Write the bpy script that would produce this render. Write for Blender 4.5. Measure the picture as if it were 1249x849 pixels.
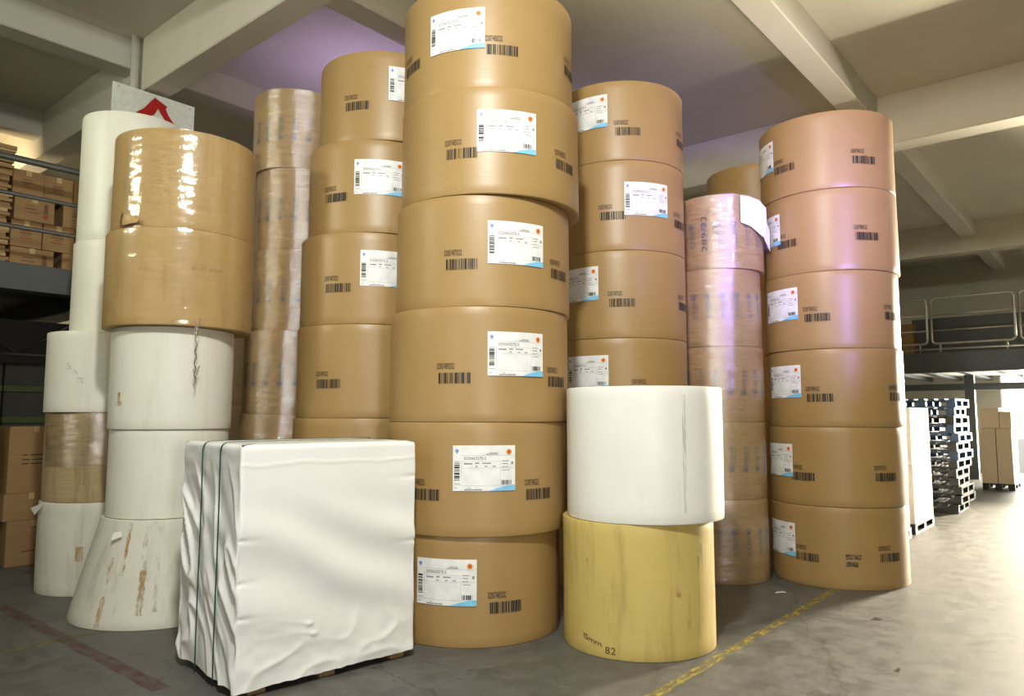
import bpy, bmesh, math, random
from mathutils import Vector, noise, Matrix
R_ = math.radians
rnd = random.Random(7)
scene = bpy.context.scene
for o in list(bpy.data.objects):
    bpy.data.objects.remove(o)
C = scene.collection

# ------------------------------------------------------------------ camera, world, lights, exposure
# room axes: X and Y follow the ceiling beams; the camera stands at the origin, 1.5 m up
AZ = R_(40)
FWD = Vector((math.cos(AZ), math.sin(AZ), 0)); RGT = Vector((math.sin(AZ), -math.cos(AZ), 0))
def cw(right, fwd, z):
    v = RGT * right + FWD * fwd
    return Vector((v.x, v.y, z))
PITCH = math.atan(83.5 / 900)
cd = bpy.data.cameras.new('camera'); cam = bpy.data.objects.new('camera', cd); C.objects.link(cam)
cd.sensor_width = 36; cd.lens = 900 / 1249 * 36; cd.clip_end = 200; cd.clip_start = .05
cam.location = (0, 0, 1.5)
cam.rotation_euler = (R_(90) + PITCH, 0, AZ - R_(90))
scene.camera = cam
scene.view_settings.view_transform = 'Standard'; scene.view_settings.look = 'None'
scene.view_settings.exposure = 0.0; scene.view_settings.gamma = 1.0
scene.view_settings.use_curve_mapping = False

world = bpy.data.worlds.new('sky'); scene.world = world; world.use_nodes = True
bg = world.node_tree.nodes['Background']; bg.inputs[0].default_value = (1.0, .97, .92, 1); bg.inputs[1].default_value = 3.0

def lamp(name, kind, loc, target, energy, color, size=.5, size_y=None, spread=None):
    d = bpy.data.lights.new(name, kind); d.energy = energy; d.color = color
    if kind == 'AREA':
        d.size = size
        if size_y: d.shape = 'RECTANGLE'; d.size_y = size_y
        if spread: d.spread = R_(spread)
    else:
        d.shadow_soft_size = size
    o = bpy.data.objects.new(name, d); C.objects.link(o); o.location = loc
    if target is not None:
        o.rotation_euler = (Vector(target) - Vector(loc)).to_track_quat('-Z', 'Y').to_euler()
    return o
# high-bay lamps under the roof, out of the picture, with an added front fill and unseen lamps by the camera
lamp('high_bay_lamp', 'AREA', (.57, .87, 5.0), (5.0, 4.2, 1.8), 252, (.985, 1.0, .95), .32)
lamp('left_bay_lamp', 'AREA', (-3.2, 7.7, 4.9), (3.5, 6.9, 4.2), 36, (1.0, 1.0, .76), .5, None, 84)
lamp('front_fill', 'AREA', cw(1.3, -1.5, 1.7), cw(0, 5, 1.4), 28, (1.0, .96, .90), .4, None, 100)  # added fill that brightens the front, mainly the pallet load
lamp('side_lamp', 'AREA', cw(-3.2, .2, 1.6), cw(.5, 6.5, 2.6), 5, (.85, 1.0, .95), .35, None, 90)
lamp('violet_lamp', 'AREA', cw(3.5, .7, 2.6), cw(2.5, 7.2, 3.55), 33, (.42, .33, 1.0), .4, None, 36)
# unseen violet light behind the stacks, shining up at the ceiling
lamp('back_violet_lamp', 'AREA', (5.6, 7.0, 3.7), (5.7, 7.2, 5.8), 11.5, (.70, .50, 1.0), .5, None, 92)
lamp('mezzanine_lamp', 'AREA', (2.2, 12.2, 4.7), (3.6, 15, 4.0), 110, (1.0, .78, .46), .5)
# daylight of the open gate in the wall on the right: sky above, sunlit yard below
lamp('gate_daylight', 'AREA', (23.9, -2.0, 3.3), (11.0, .5, 0), 1040, (1.0, .89, .67), 2.2, .9, 48)
lamp('gate_low_daylight', 'AREA', (23.9, .9, 1.2), (14, 1.4, .6), 800, (1.0, .95, .78), 2.8, 2.0, 150)
lamp('yard_glow', 'AREA', (23.9, -.8, 1.0), (8.4, -.6, 5.6), 620, (1.0, .88, .64), 1.6, .5, 32)

# ------------------------------------------------------------------ node helpers and materials
def mat(name):
    m = bpy.data.materials.new(name); m.use_nodes = True
    nt = m.node_tree; b = nt.nodes['Principled BSDF']
    return m, nt, b
def N(nt, t, **kw):
    n = nt.nodes.new(t)
    for k, v in kw.items():
        if isinstance(v, (int, float, str, bool)) and hasattr(n, k): setattr(n, k, v)
        else: n.inputs[k].default_value = v
    return n
def mapping(nt, scale, coord='Object'):
    tc = nt.nodes.new('ShaderNodeTexCoord'); mp = nt.nodes.new('ShaderNodeMapping')
    mp.inputs['Scale'].default_value = scale; nt.links.new(tc.outputs[coord], mp.inputs[0]); return mp.outputs[0]
def nz(nt, vec, scale, detail=4, rough=.55):
    n = nt.nodes.new('ShaderNodeTexNoise'); n.inputs['Scale'].default_value = scale
    n.inputs['Detail'].default_value = detail; n.inputs['Roughness'].default_value = rough
    nt.links.new(vec, n.inputs['Vector']); return n.outputs['Fac']
def ramp(nt, fac, stops):
    r = nt.nodes.new('ShaderNodeValToRGB'); e = r.color_ramp.elements
    while len(e) < len(stops): e.new(.5)
    for el, (p, c) in zip(e, stops):
        el.position = p; el.color = (c, c, c, 1) if isinstance(c, (int, float)) else tuple(c) + (1,)
    nt.links.new(fac, r.inputs[0]); return r.outputs[0]
def mix(nt, fac, a, b, mode='MIX'):
    n = nt.nodes.new('ShaderNodeMix'); n.data_type = 'RGBA'; n.blend_type = mode
    for i, v in ((0, fac), (6, a), (7, b)):
        if hasattr(v, 'is_output'): nt.links.new(v, n.inputs[i])
        else: n.inputs[i].default_value = v if isinstance(v, (int, float)) else tuple(v) + (1,)
    return n.outputs[2]
def bump(nt, b, h, strength, dist=.01):
    n = nt.nodes.new('ShaderNodeBump'); n.inputs['Strength'].default_value = strength; n.inputs['Distance'].default_value = dist
    nt.links.new(h, n.inputs['Height']); nt.links.new(n.outputs[0], b.inputs['Normal'])
def plain(name, col, rough=.6, metal=0, spec=.5):
    m, nt, b = mat(name); b.inputs['Base Color'].default_value = tuple(col) + (1,)
    b.inputs['Roughness'].default_value = rough; b.inputs['Metallic'].default_value = metal
    b.inputs['Specular IOR Level'].default_value = spec
    n = nz(nt, mapping(nt, (1, 1, 1)), 14, 3)
    c = mix(nt, ramp(nt, n, [(.3, .0), (.75, 1.0)]), tuple(x * .88 for x in col), tuple(min(1, x * 1.06) for x in col))
    nt.links.new(c, b.inputs['Base Color']); return m
def paper(name, c1, c2, rough=.55, spec=.35, grain=60, dirt=None, dirt_amt=.5):
    m, nt, b = mat(name)
    g = nz(nt, mapping(nt, (1.5, 1.5, grain)), 2.2, 3)
    big = nz(nt, mapping(nt, (1, 1, 1.4)), 2.1, 5)
    c = mix(nt, ramp(nt, g, [(.3, 0.0), (.7, 1.0)]), c1, c2)
    c = mix(nt, ramp(nt, big, [(.35, .0), (.75, .35)]), c, tuple(x * .86 for x in c1))
    if dirt:
        s = nz(nt, mapping(nt, (5, 5, .7)), 1.6, 6, .65)
        c = mix(nt, ramp(nt, s, [(.52, 0.0), (.78, dirt_amt)]), c, dirt)
    nt.links.new(c, b.inputs['Base Color'])
    b.inputs['Roughness'].default_value = rough; b.inputs['Specular IOR Level'].default_value = spec
    bump(nt, b, g, .12, .004); return m
KRAFT = paper('kraft_wrapper', (.368, .230, .083), (.384, .242, .089), .42, .66)
KRAFT_END = paper('kraft_end_disc', (.42, .26, .12), (.47, .29, .14), .7, .2)
MANILA = paper('manila_kraft', (.58, .445, .137), (.60, .462, .147), .5, .4, 12, (.20, .12, .05), .55)
GOLD = paper('golden_kraft', (.52, .345, .14), (.56, .375, .16), .45, .4, 20, (.30, .17, .06), .5)
TAN = paper('tan_kraft', (.42, .28, .14), (.48, .33, .17), .5, .4, 40)
DUSTY = paper('dusty_kraft', (.40, .29, .15), (.46, .34, .19), .7, .3, 30, (.10, .07, .04), .8)
WHITE = paper('white_paper', (.80, .79, .69), (.82, .81, .715), .42, .4, 3, (.55, .50, .40), .35)
WHITE_CLEAN = paper('clean_white_paper', (.79, .785, .735), (.81, .805, .755), .4, .4, 3, (.66, .63, .56), .3)
WHITE_DIRTY = paper('soiled_white_paper', (.66, .65, .56), (.70, .69, .60), .6, .3, 3, (.34, .30, .22), .6)
CARTON = paper('carton_board', (.27, .165, .07), (.31, .195, .085), .65, .25, 20)
CARTON_GLARE_PALE = paper('glare_paled_carton_board', (.72, .60, .42), (.78, .66, .47), .65, .25, 20)  # carton board made paler, gate glare put into its colour
CARTON_GLARE_WHITE = paper('glare_white_carton_board', (.80, .76, .70), (.85, .81, .75), .6, .3, 20)  # brown cartons painted white to stand for overexposure
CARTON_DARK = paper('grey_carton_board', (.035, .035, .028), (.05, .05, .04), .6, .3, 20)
TAPE = plain('carton_tape', (.50, .36, .18), .25)
INK = plain('black_ink', (.035, .03, .028), .6, 0, .2)
INK_SOFT = plain('grey_ink', (.30, .30, .31), .6, 0, .2)
INK_BLUE = plain('blue_grey_ink', (.13, .17, .26), .6, 0, .2)
INK_RED = plain('red_brown_ink', (.30, .075, .045), .6, 0, .2)
INK_BROWN = plain('brown_ink', (.16, .09, .045), .6, 0, .2)
LABEL = plain('label_paper', (.86, .87, .86), .45, 0, .4)
SKYBLUE = plain('label_blue', (.22, .60, .88), .45)
ORANGE = plain('label_orange', (.85, .24, .02), .45)
ORANGE_D = plain('label_orange_dark', (.50, .09, .01), .45)
VIOLETBLUE = plain('label_violet_blue', (.22, .30, .62), .5)
STEEL = plain('dark_grey_steel', (.055, .062, .062), .45, 0, .5)
STEEL_B = plain('blue_grey_steel', (.075, .09, .105), .45, 0, .5)
GALV = plain('galvanised_tube', (.50, .48, .43), .35, .6)
STRAP = plain('green_strap', (.006, .075, .05), .3)
PLASTIC_BLUE = plain('blue_plastic', (.03, .10, .24), .4)
PLASTIC_BLACK = plain('black_plastic', (.02, .022, .028), .4)
REDPAINT = plain('red_sign_paint', (.46, .012, .010), .4)
SIGNWHITE = plain('sign_board_white', (.78, .81, .73), .4)
LIME = plain('lime_strap', (.05, .075, .01), .5)
CORE = plain('core_tube', (.30, .21, .12), .8)

def film_mat(name, lo, hi, scale, crinkle=(1, 1.3), bs=.35):
    m = bpy.data.materials.new(name); m.use_nodes = True; nt = m.node_tree; nt.nodes.clear()
    out = nt.nodes.new('ShaderNodeOutputMaterial'); tr = nt.nodes.new('ShaderNodeBsdfTransparent')
    pr = nt.nodes.new('ShaderNodeBsdfPrincipled'); mx = nt.nodes.new('ShaderNodeMixShader')
    tr.inputs[0].default_value = (.98, .98, .97, 1)
    gl = nt.nodes.new('ShaderNodeBsdfGlossy'); gl.inputs['Roughness'].default_value = .10; gl.inputs['Color'].default_value = (1, 1, 1, 1)
    nt.nodes.remove(pr); pr = gl
    n = nz(nt, mapping(nt, scale), 3.0, 5, .6)
    nt.links.new(ramp(nt, n, [(.35, lo), (.75, hi)]), mx.inputs[0])
    n2 = nz(nt, mapping(nt, (scale[0] * crinkle[0], scale[1] * crinkle[0], scale[2] * crinkle[1])), 5.0, 5, .65)
    bp = nt.nodes.new('ShaderNodeBump'); bp.inputs['Strength'].default_value = bs; bp.inputs['Distance'].default_value = .02
    nt.links.new(n2, bp.inputs['Height']); nt.links.new(bp.outputs[0], pr.inputs['Normal'])
    nt.links.new(tr.outputs[0], mx.inputs[1]); nt.links.new(pr.outputs[0], mx.inputs[2]); nt.links.new(mx.outputs[0], out.inputs[0])
    return m
FILM = film_mat('stretch_film', .08, .38, (2, 2, 9), (1.0, 2.0), .42)
FILM_TIGHT = film_mat('tight_stretch_film', .05, .17, (1.6, 1.6, 1.2), (1.4, .8), .30)

def decal_mat(name, col, scale, lo, hi):
    m = bpy.data.materials.new(name); m.use_nodes = True; nt = m.node_tree; b = nt.nodes['Principled BSDF']
    b.inputs['Base Color'].default_value = tuple(col) + (1,); b.inputs['Roughness'].default_value = .7
    n = nz(nt, mapping(nt, scale), 1.0, 6, .7)
    a = ramp(nt, n, [(lo, 0.0), (hi, 1.0)])
    nt.links.new(a, b.inputs['Alpha']); return m
RUST = decal_mat('rust_stain', (.44, .235, .035), (26, 26, 6), .40, .70)
GRIME = decal_mat('grime_stain', (.28, .22, .12), (30, 30, 5), .44, .90)
YELLOW_LINE = decal_mat('worn_yellow_paint', (.34, .265, .04), (9, 30, 1), .42, .60)
YELLOW_FAINT = decal_mat('faint_yellow_paint', (.26, .20, .07), (7, 22, 1), .38, .75)
RED_LINE = decal_mat('worn_red_paint', (.15, .055, .045), (20, 6, 1), .33, .85)
GRIME_FAINT = decal_mat('faint_grime', (.58, .55, .47), (34, 34, 2.5), .42, .85)
SMUDGE = decal_mat('smudged_ink', (.06, .045, .03), (30, 30, 60), .38, .62)

def concrete(name, base, dark, light, cracks=True):
    m, nt, b = mat(name)
    v = mapping(nt, (1, 1, 1))
    big = nz(nt, v, .55, 6, .62); mid = nz(nt, v, 5.0, 9, .74); fine = nz(nt, v, 60, 4, .7)
    c = mix(nt, ramp(nt, big, [(.33, .0), (.70, 1.0)]), dark, base)
    c = mix(nt, ramp(nt, mid, [(.42, .0), (.66, .9)]), c, light)
    scuff = nz(nt, mapping(nt, (2.6, .9, 1)), 2.4, 8, .78)
    c = mix(nt, ramp(nt, scuff, [(.57, .0), (.70, .75)]), c, tuple(x * .55 for x in dark))
    blot = nz(nt, v, 1.7, 5, .75)
    c = mix(nt, ramp(nt, blot, [(.56, .0), (.68, .55)]), c, tuple(x * .55 for x in dark))
    c = mix(nt, ramp(nt, fine, [(.35, .25), (.6, .0)]), c, tuple(x * .6 for x in dark))
    if cracks:
        vo = nt.nodes.new('ShaderNodeTexVoronoi'); vo.feature = 'DISTANCE_TO_EDGE'; vo.inputs['Scale'].default_value = .32
        wv = nz(nt, v, 1.2, 6, .7)
        ad = nt.nodes.new('ShaderNodeVectorMath'); ad.operation = 'ADD'; nt.links.new(v, ad.inputs[0]); nt.links.new(wv, ad.inputs[1])
        nt.links.new(ad.outputs[0], vo.inputs['Vector'])
        c = mix(nt, ramp(nt, vo.outputs['Distance'], [(.0, .6), (.004, .0)]), c, tuple(x * .4 for x in dark))
    nt.links.new(c, b.inputs['Base Color'])
    nt.links.new(ramp(nt, mid, [(.3, .42), (.75, .75)]), b.inputs['Roughness'])
    bump(nt, b, mid, .15, .01); return m
FLOOR = concrete('concrete_floor', (.118, .113, .10), (.080, .076, .068), (.16, .153, .135))
def wallpaint(name, c):
    m, nt, b = mat(name); v = mapping(nt, (1, 1, 1))
    n = nz(nt, v, .8, 5, .6); n2 = nz(nt, v, 6, 5, .6)
    col = mix(nt, ramp(nt, n, [(.35, .0), (.7, 1.0)]), tuple(x * .90 for x in c), c)
    col = mix(nt, ramp(nt, n2, [(.55, .0), (.8, .25)]), col, tuple(x * .78 for x in c))
    nt.links.new(col, b.inputs['Base Color']); b.inputs['Roughness'].default_value = .85; return m
PLASTER = wallpaint('cream_plaster', (.62, .59, .50))
PLASTER_W = wallpaint('wall_plaster', (.55, .53, .46))
WRAPWHITE = None

# ------------------------------------------------------------------ object helpers
def obj(name, me, m, parent=None, loc=(0, 0, 0), rot=(0, 0, 0)):
    if isinstance(me, bmesh.types.BMesh):
        d = bpy.data.meshes.new(name); me.to_mesh(d); me.free(); me = d
    if m is not None and not me.materials:
        for x in (m if isinstance(m, (list, tuple)) else [m]): me.materials.append(x)
    o = bpy.data.objects.new(name, me); C.objects.link(o); o.parent = parent
    o.location = loc; o.rotation_euler = rot; return o
def thing(name, label, cat, loc=(0, 0, 0), rz=0, group=None, kind=None):
    o = bpy.data.objects.new(name, None); C.objects.link(o); o.empty_display_size = .1
    o.location = loc; o.rotation_euler = (0, 0, rz); return tag(o, label, cat, group, kind)
def tag(o, label=None, cat=None, group=None, kind=None):
    if label: o['label'] = label
    if cat: o['category'] = cat
    if group: o['group'] = group
    if kind: o['kind'] = kind
    return o
def pyd(name, v, f, smooth=False):
    me = bpy.data.meshes.new(name); me.from_pydata(v, [], f); me.update()
    if smooth: me.polygons.foreach_set('use_smooth', [True] * len(me.polygons))
    return me
def box(bm, x0, x1, y0, y1, z0, z1, bev=0):
    r = bmesh.ops.create_cube(bm, size=1, matrix=Matrix.Translation(((x0 + x1) / 2, (y0 + y1) / 2, (z0 + z1) / 2)) @ Matrix.Diagonal((x1 - x0, y1 - y0, z1 - z0, 1)))
    if bev:
        es = {e for v in r['verts'] for e in v.link_edges}
        bmesh.ops.bevel(bm, geom=list(es), offset=bev, segments=1, affect='EDGES', profile=.5)
    return bm
def bx(*a, bev=0): return box(bmesh.new(), *a, bev=bev)
def tube(bm, pts, r, seg=10):
    pts = [Vector(p) for p in pts]; rings = []
    for i, p in enumerate(pts):
        t = (pts[min(i + 1, len(pts) - 1)] - pts[max(i - 1, 0)]).normalized()
        up = Vector((0, 0, 1)) if abs(t.z) < .95 else Vector((1, 0, 0))
        a = t.cross(up).normalized(); b = t.cross(a).normalized()
        rr = r[i] if isinstance(r, (list, tuple)) else r
        rings.append([bm.verts.new(p + a * math.cos(q * 2 * math.pi / seg) * rr + b * math.sin(q * 2 * math.pi / seg) * rr) for q in range(seg)])
    for A, B in zip(rings, rings[1:]):
        for q in range(seg):
            f = bm.faces.new((A[q], A[(q + 1) % seg], B[(q + 1) % seg], B[q])); f.smooth = True
    bm.faces.new(rings[0]); bm.faces.new(rings[-1][::-1]); bmesh.ops.recalc_face_normals(bm, faces=bm.faces); return bm

# ------------------------------------------------------------------ the building
SLAB = 5.88
fl = tag(obj('floor', bx(-9, 60, -14, 16.5, -.3, 0), FLOOR), 'grey worn concrete warehouse floor', None, None, 'structure')
def strip(name, x0, x1, y0, y1, m, label):
    n = max(2, int(max(x1 - x0, y1 - y0) / .15)); v = []; f = []
    lx = x1 - x0 > y1 - y0
    for i in range(n + 1):
        t = i / n; w0 = rnd.uniform(-.006, .006); w1 = rnd.uniform(-.006, .006)
        if lx: v += [(x0 + (x1 - x0) * t, y0 + w0, 0), (x0 + (x1 - x0) * t, y1 + w1, 0)]
        else: v += [(x1 + w1, y0 + (y1 - y0) * t, 0), (x0 + w0, y0 + (y1 - y0) * t, 0)]
    for i in range(n): f.append((2 * i, 2 * i + 2, 2 * i + 3, 2 * i + 1))
    o = obj(name, pyd(name, v, f), m, fl, (0, 0, .0015)); o['label'] = label
strip('painted_line', 1.6, 7.4, 2.04, 2.11, YELLOW_LINE, 'worn yellow floor line')
strip('painted_line', -1.0, 2.9, 5.58, 5.68, YELLOW_FAINT, 'faded yellow floor line')
strip('painted_line', 1.95, 2.05, 4.2, 7.2, RED_LINE, 'faded red floor line')

ceil = tag(obj('ceiling', bx(-9, 24.3, -14, 15.3, SLAB, SLAB + .25), PLASTER), 'cream concrete ceiling slab with beams', None, None, 'structure')
for x0, w, zs in ((-3.75, .32, 5.25), (3.54, .30, 5.25), (10.77, .38, 5.19), (19.07, .38, 5.19)):
    obj('main_beam', bx(x0, x0 + w, -14, 15.2, zs, SLAB + .02, bev=.012), PLASTER, ceil)
for y0 in (-9.98, -6.87, -3.76, -.65, 2.46, 5.57, 8.70, 11.85):
    obj('cross_beam', bx(-9, 24.1, y0, y0 + .31, 5.53, SLAB + .03, bev=.012), PLASTER, ceil)
def wall(name, parts, label):
    bm = bmesh.new()
    for p in parts: box(bm, *p)
    return tag(obj(name, bm, PLASTER_W), label, None, None, 'structure')
wall('wall_back', [(-9.3, 24.3, 15.0, 15.3, 0, 6)], 'cream plaster wall behind the left mezzanine')
wall('wall_left', [(-9.3, -9, -14.3, 15.3, 0, 6)], 'cream plaster wall on the camera side')
wall('wall_front', [(-9, 24.3, -14.3, -14, 0, 6)], 'cream plaster wall behind the camera')
wall('wall_right', [(24, 24.3, 2.75, 15.3, 0, 6), (24, 24.3, -14.3, -9, 0, 6), (24, 24.3, -9, 2.75, 4.8, 6), (24, 24.3, -.3, 2.75, 2.72, 4.8)], 'cream plaster wall with the wide open gate')

SHADE_BLACK = plain('painted_shade', (.018, .018, .016), .8)  # near-black colour standing in for deep shade
shade_p = tag(obj('shade_panel', bx(-9, 4.0, 10.6, 10.7, 0, 2.7), SHADE_BLACK), 'added dark panel for the shade under the left mezzanine', None, None, 'structure')  # added panel, there only to darken the space below the deck
# mezzanine along the back left
mz = thing('mezzanine_platform', 'dark steel mezzanine carrying cartons at the back left', 'mezzanine', (0, 0, 0), kind='structure')
obj('edge_beam', bx(-9, 4.05, 8.06, 8.16, 2.72, 2.96, bev=.006), STEEL, mz)
obj('edge_flange', bx(-9, 4.05, 8.03, 8.26, 2.70, 2.725), STEEL, mz)
obj('deck', bx(-9, 4.05, 8.16, 14.9, 2.90, 2.96), STEEL, mz)
for i in range(13):
    x = -8.6 + i * .98
    obj('joist', bx(x, x + .06, 8.2, 14.9, 2.72, 2.9), STEEL, mz)
for x in (-7.9, -2.0, 3.8):
    for y in (9.30, 14.0):
        obj('post', bx(x, x + .16, y, y + .16, 0, 2.9), STEEL, mz)
for a, b_ in (((2.1, 9.6, 2.66), (2.75, 9.6, 2.2)), ((2.75, 9.6, 2.2), (3.4, 9.6, 2.66)), ((3.4, 9.6, 2.66), (3.9, 9.6, 2.3)), ((1.5, 9.6, 2.2), (2.1, 9.6, 2.66)), ((-1.9, 9.6, 2.2), (3.9, 9.6, 2.2))):
    obj('truss_bar', tube(bmesh.new(), [a, b_], .018, 8), STEEL, mz)
rl = thing('mezzanine_railing', 'dark grey three-pipe railing in front of the stacked cartons', 'railing', (0, 8.11, 2.96))
for z, r in ((1.02, .034), (.67, .021), (.355, .021)):
    obj('rail_pipe', tube(bmesh.new(), [(-8.9, 0, z), (4.0, 0, z)], r, 12), STEEL, rl)
for x in (-8.8, -6.6, -4.4, -2.2, 0.2, 3.95):
    obj('railing_post', tube(bmesh.new(), [(x, 0, 0), (x, 0, 1.02)], .024, 10), STEEL, rl)

# mezzanine on the far right
mr = thing('mezzanine_platform', 'blue-grey steel mezzanine floor beside the bright gate', 'mezzanine', (0, 0, 0), kind='structure')
obj('edge_beam', bx(19.0, 19.12, -.3, 15.0, 2.52, 2.95, bev=.008), STEEL_B, mr)
obj('edge_flange', bx(18.94, 19.2, -.3, 15.0, 2.49, 2.52), STEEL_B, mr)
obj('deck', bx(19.12, 24, -.3, 15.0, 2.60, 2.95), PLASTER, mr)
for i in range(13):
    y = .05 + i * .72
    obj('joist', bx(19.12, 24, y, y + .07, 2.52, 2.61), STEEL_B, mr)
    obj('joist_flange', bx(19.2, 24, y - .04, y + .11, 2.50, 2.52), STEEL_B, mr)
obj('rear_beam', bx(20.9, 21.05, -.3, 15, 2.14, 2.30), STEEL_B, mr)
for y in (2.92, 9.0):
    obj('post', bx(20.88, 21.08, y, y + .2, 0, 2.51), STEEL_B, mr)
def rail_panel(y0, y1, label):
    t = thing('railing_panel', label, 'railing', (19.03, 0, 2.95), group='galvanised railing panels of the far mezzanine')
    r = .09; pts = []
    for cy, cz, a0 in ((y1 - r, 1.24 - r, 0), (y0 + r, 1.24 - r, 90), (y0 + r, .20 + r, 180), (y1 - r, .20 + r, 270)):
        for k in range(5):
            a = R_(a0 + k * 22.5); pts.append((0, cy + r * math.cos(a), cz + r * math.sin(a)))
    pts.append(pts[0])
    obj('panel_frame', tube(bmesh.new(), pts, .026, 10), GALV, t)
    for z in (.86, .50): obj('rail_bar', tube(bmesh.new(), [(0, y0, z), (0, y1, z)], .018, 8), GALV, t)
    for y in (y0 + .16, y1 - .16): obj('foot_post', tube(bmesh.new(), [(0, y, 0), (0, y, .22)], .022, 8), GALV, t)
rail_panel(3.52, 5.1, 'galvanised railing panel just behind the pink-lit roll stack')
rail_panel(1.84, 3.43, 'whole galvanised railing panel on the far mezzanine')
rail_panel(.2, 1.75, 'galvanised railing panel cut by the edge of the picture')
tag(obj('kick_rail', tube(bmesh.new(), [(18.98, .2, 3.02), (18.98, 5.1, 3.02)], .018, 8), GALV), 'thin pale pipe lying along the mezzanine edge under the railing', 'pipe')
# what stands on the far mezzanine
tag(obj('tarpaulin_screen', bx(20.9, 21.0, 1.3, 4.2, 2.95, 3.95), STEEL), 'dark grey screen standing behind the far railing', 'screen')
for i, (y0, y1, z1, lab) in enumerate(((4.05, 4.5, .42, 'lower brown carton behind the far railing'), (4.07, 4.47, .84, 'brown carton on top of another behind far railing'))):
    tag(obj('carton', bx(20.3, 20.7, y0, y1, 2.95 + (0 if i == 0 else .42), 2.95 + z1, bev=.004), CARTON), lab, 'box', 'cartons on the far mezzanine')

# ------------------------------------------------------------------ lettering
CH = '0123456789-/m'
GL = {}
def load_glyphs():
    tmp = []
    for ch in CH:
        cu = bpy.data.curves.new('g', 'FONT'); cu.body = ch; cu.size = 1; cu.resolution_u = 2
        o = bpy.data.objects.new('g', cu); C.objects.link(o); tmp.append((ch, o))
    bpy.context.view_layer.update(); dg = bpy.context.evaluated_depsgraph_get()
    for ch, o in tmp:
        me = bpy.data.meshes.new_from_object(o.evaluated_get(dg))
        v = [(a.co.x, a.co.y) for a in me.vertices]; f = [tuple(p.vertices) for p in me.polygons]
        GL[ch] = (v, f, min(a[0] for a in v), max(a[0] for a in v)); bpy.data.meshes.remove(me)
    for ch, o in tmp:
        cu = o.data; bpy.data.objects.remove(o); bpy.data.curves.remove(cu)
load_glyphs()
def text2d(s, width, height):
    V = []; F = []; x = 0
    for ch in s:
        if ch == ' ': x += .35; continue
        v, f, a, b = GL[ch]; k = len(V); V += [(q[0] - a + x, q[1]) for q in v]; F += [tuple(i + k for i in p) for p in f]; x += b - a + .09
    w = x - .09
    return [((q[0] / w - .5) * width, (q[1] / .72 - .5) * height) for q in V], F
def rects2d(rs, nseg=1):
    V = []; F = []
    for x0, x1, y0, y1 in rs:
        n = max(1, int(nseg * (x1 - x0) / .03)) if nseg > 1 else 1
        for i in range(n + 1):
            x = x0 + (x1 - x0) * i / n; V += [(x, y0), (x, y1)]
        k = len(V) - 2 * (n + 1)
        for i in range(n): F.append((k + 2 * i, k + 2 * i + 2, k + 2 * i + 3, k + 2 * i + 1))
    return V, F
def wrap(vf, R, off, name):
    v, f = vf; r = R + off
    return pyd(name, [(r * math.cos(x / R), r * math.sin(x / R), y) for x, y in v], f)
def barcode2d(w, h, n, rr, vertical=False, x0=0, y0=0):
    rs = []; x = 0; out = []
    while x < 1:
        a = rr.choice((.5, .5, 1, 1, 1.6, 2.4)) / n; g = rr.choice((.5, .6, .9, 1.5)) / n
        out.append((x, min(1, x + a))); x += a + g
    for a, b in out:
        if vertical: rs.append((x0 - w / 2, x0 + w / 2, y0 + (a - .5) * h, y0 + (b - .5) * h))
        else: rs.append((x0 + (a - .5) * w, x0 + (b - .5) * w, y0 - h / 2, y0 + h / 2))
    return rects2d(rs)
def disc2d(cx, cy, r, n=14, star=0):
    v = [(cx, cy)] + [(cx + (r if k % 2 == 0 else r * (1 - star)) * math.cos(2 * math.pi * k / n), cy + (r if k % 2 == 0 else r * (1 - star)) * math.sin(2 * math.pi * k / n)) for k in range(n)]
    return v, [(0, 1 + k, 1 + (k + 1) % n) for k in range(n)]
def join2d(*vs):
    V = []; F = []
    for v, f in vs:
        k = len(V); V += v; F += [tuple(i + k for i in p) for p in f]
    return V, F

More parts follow.
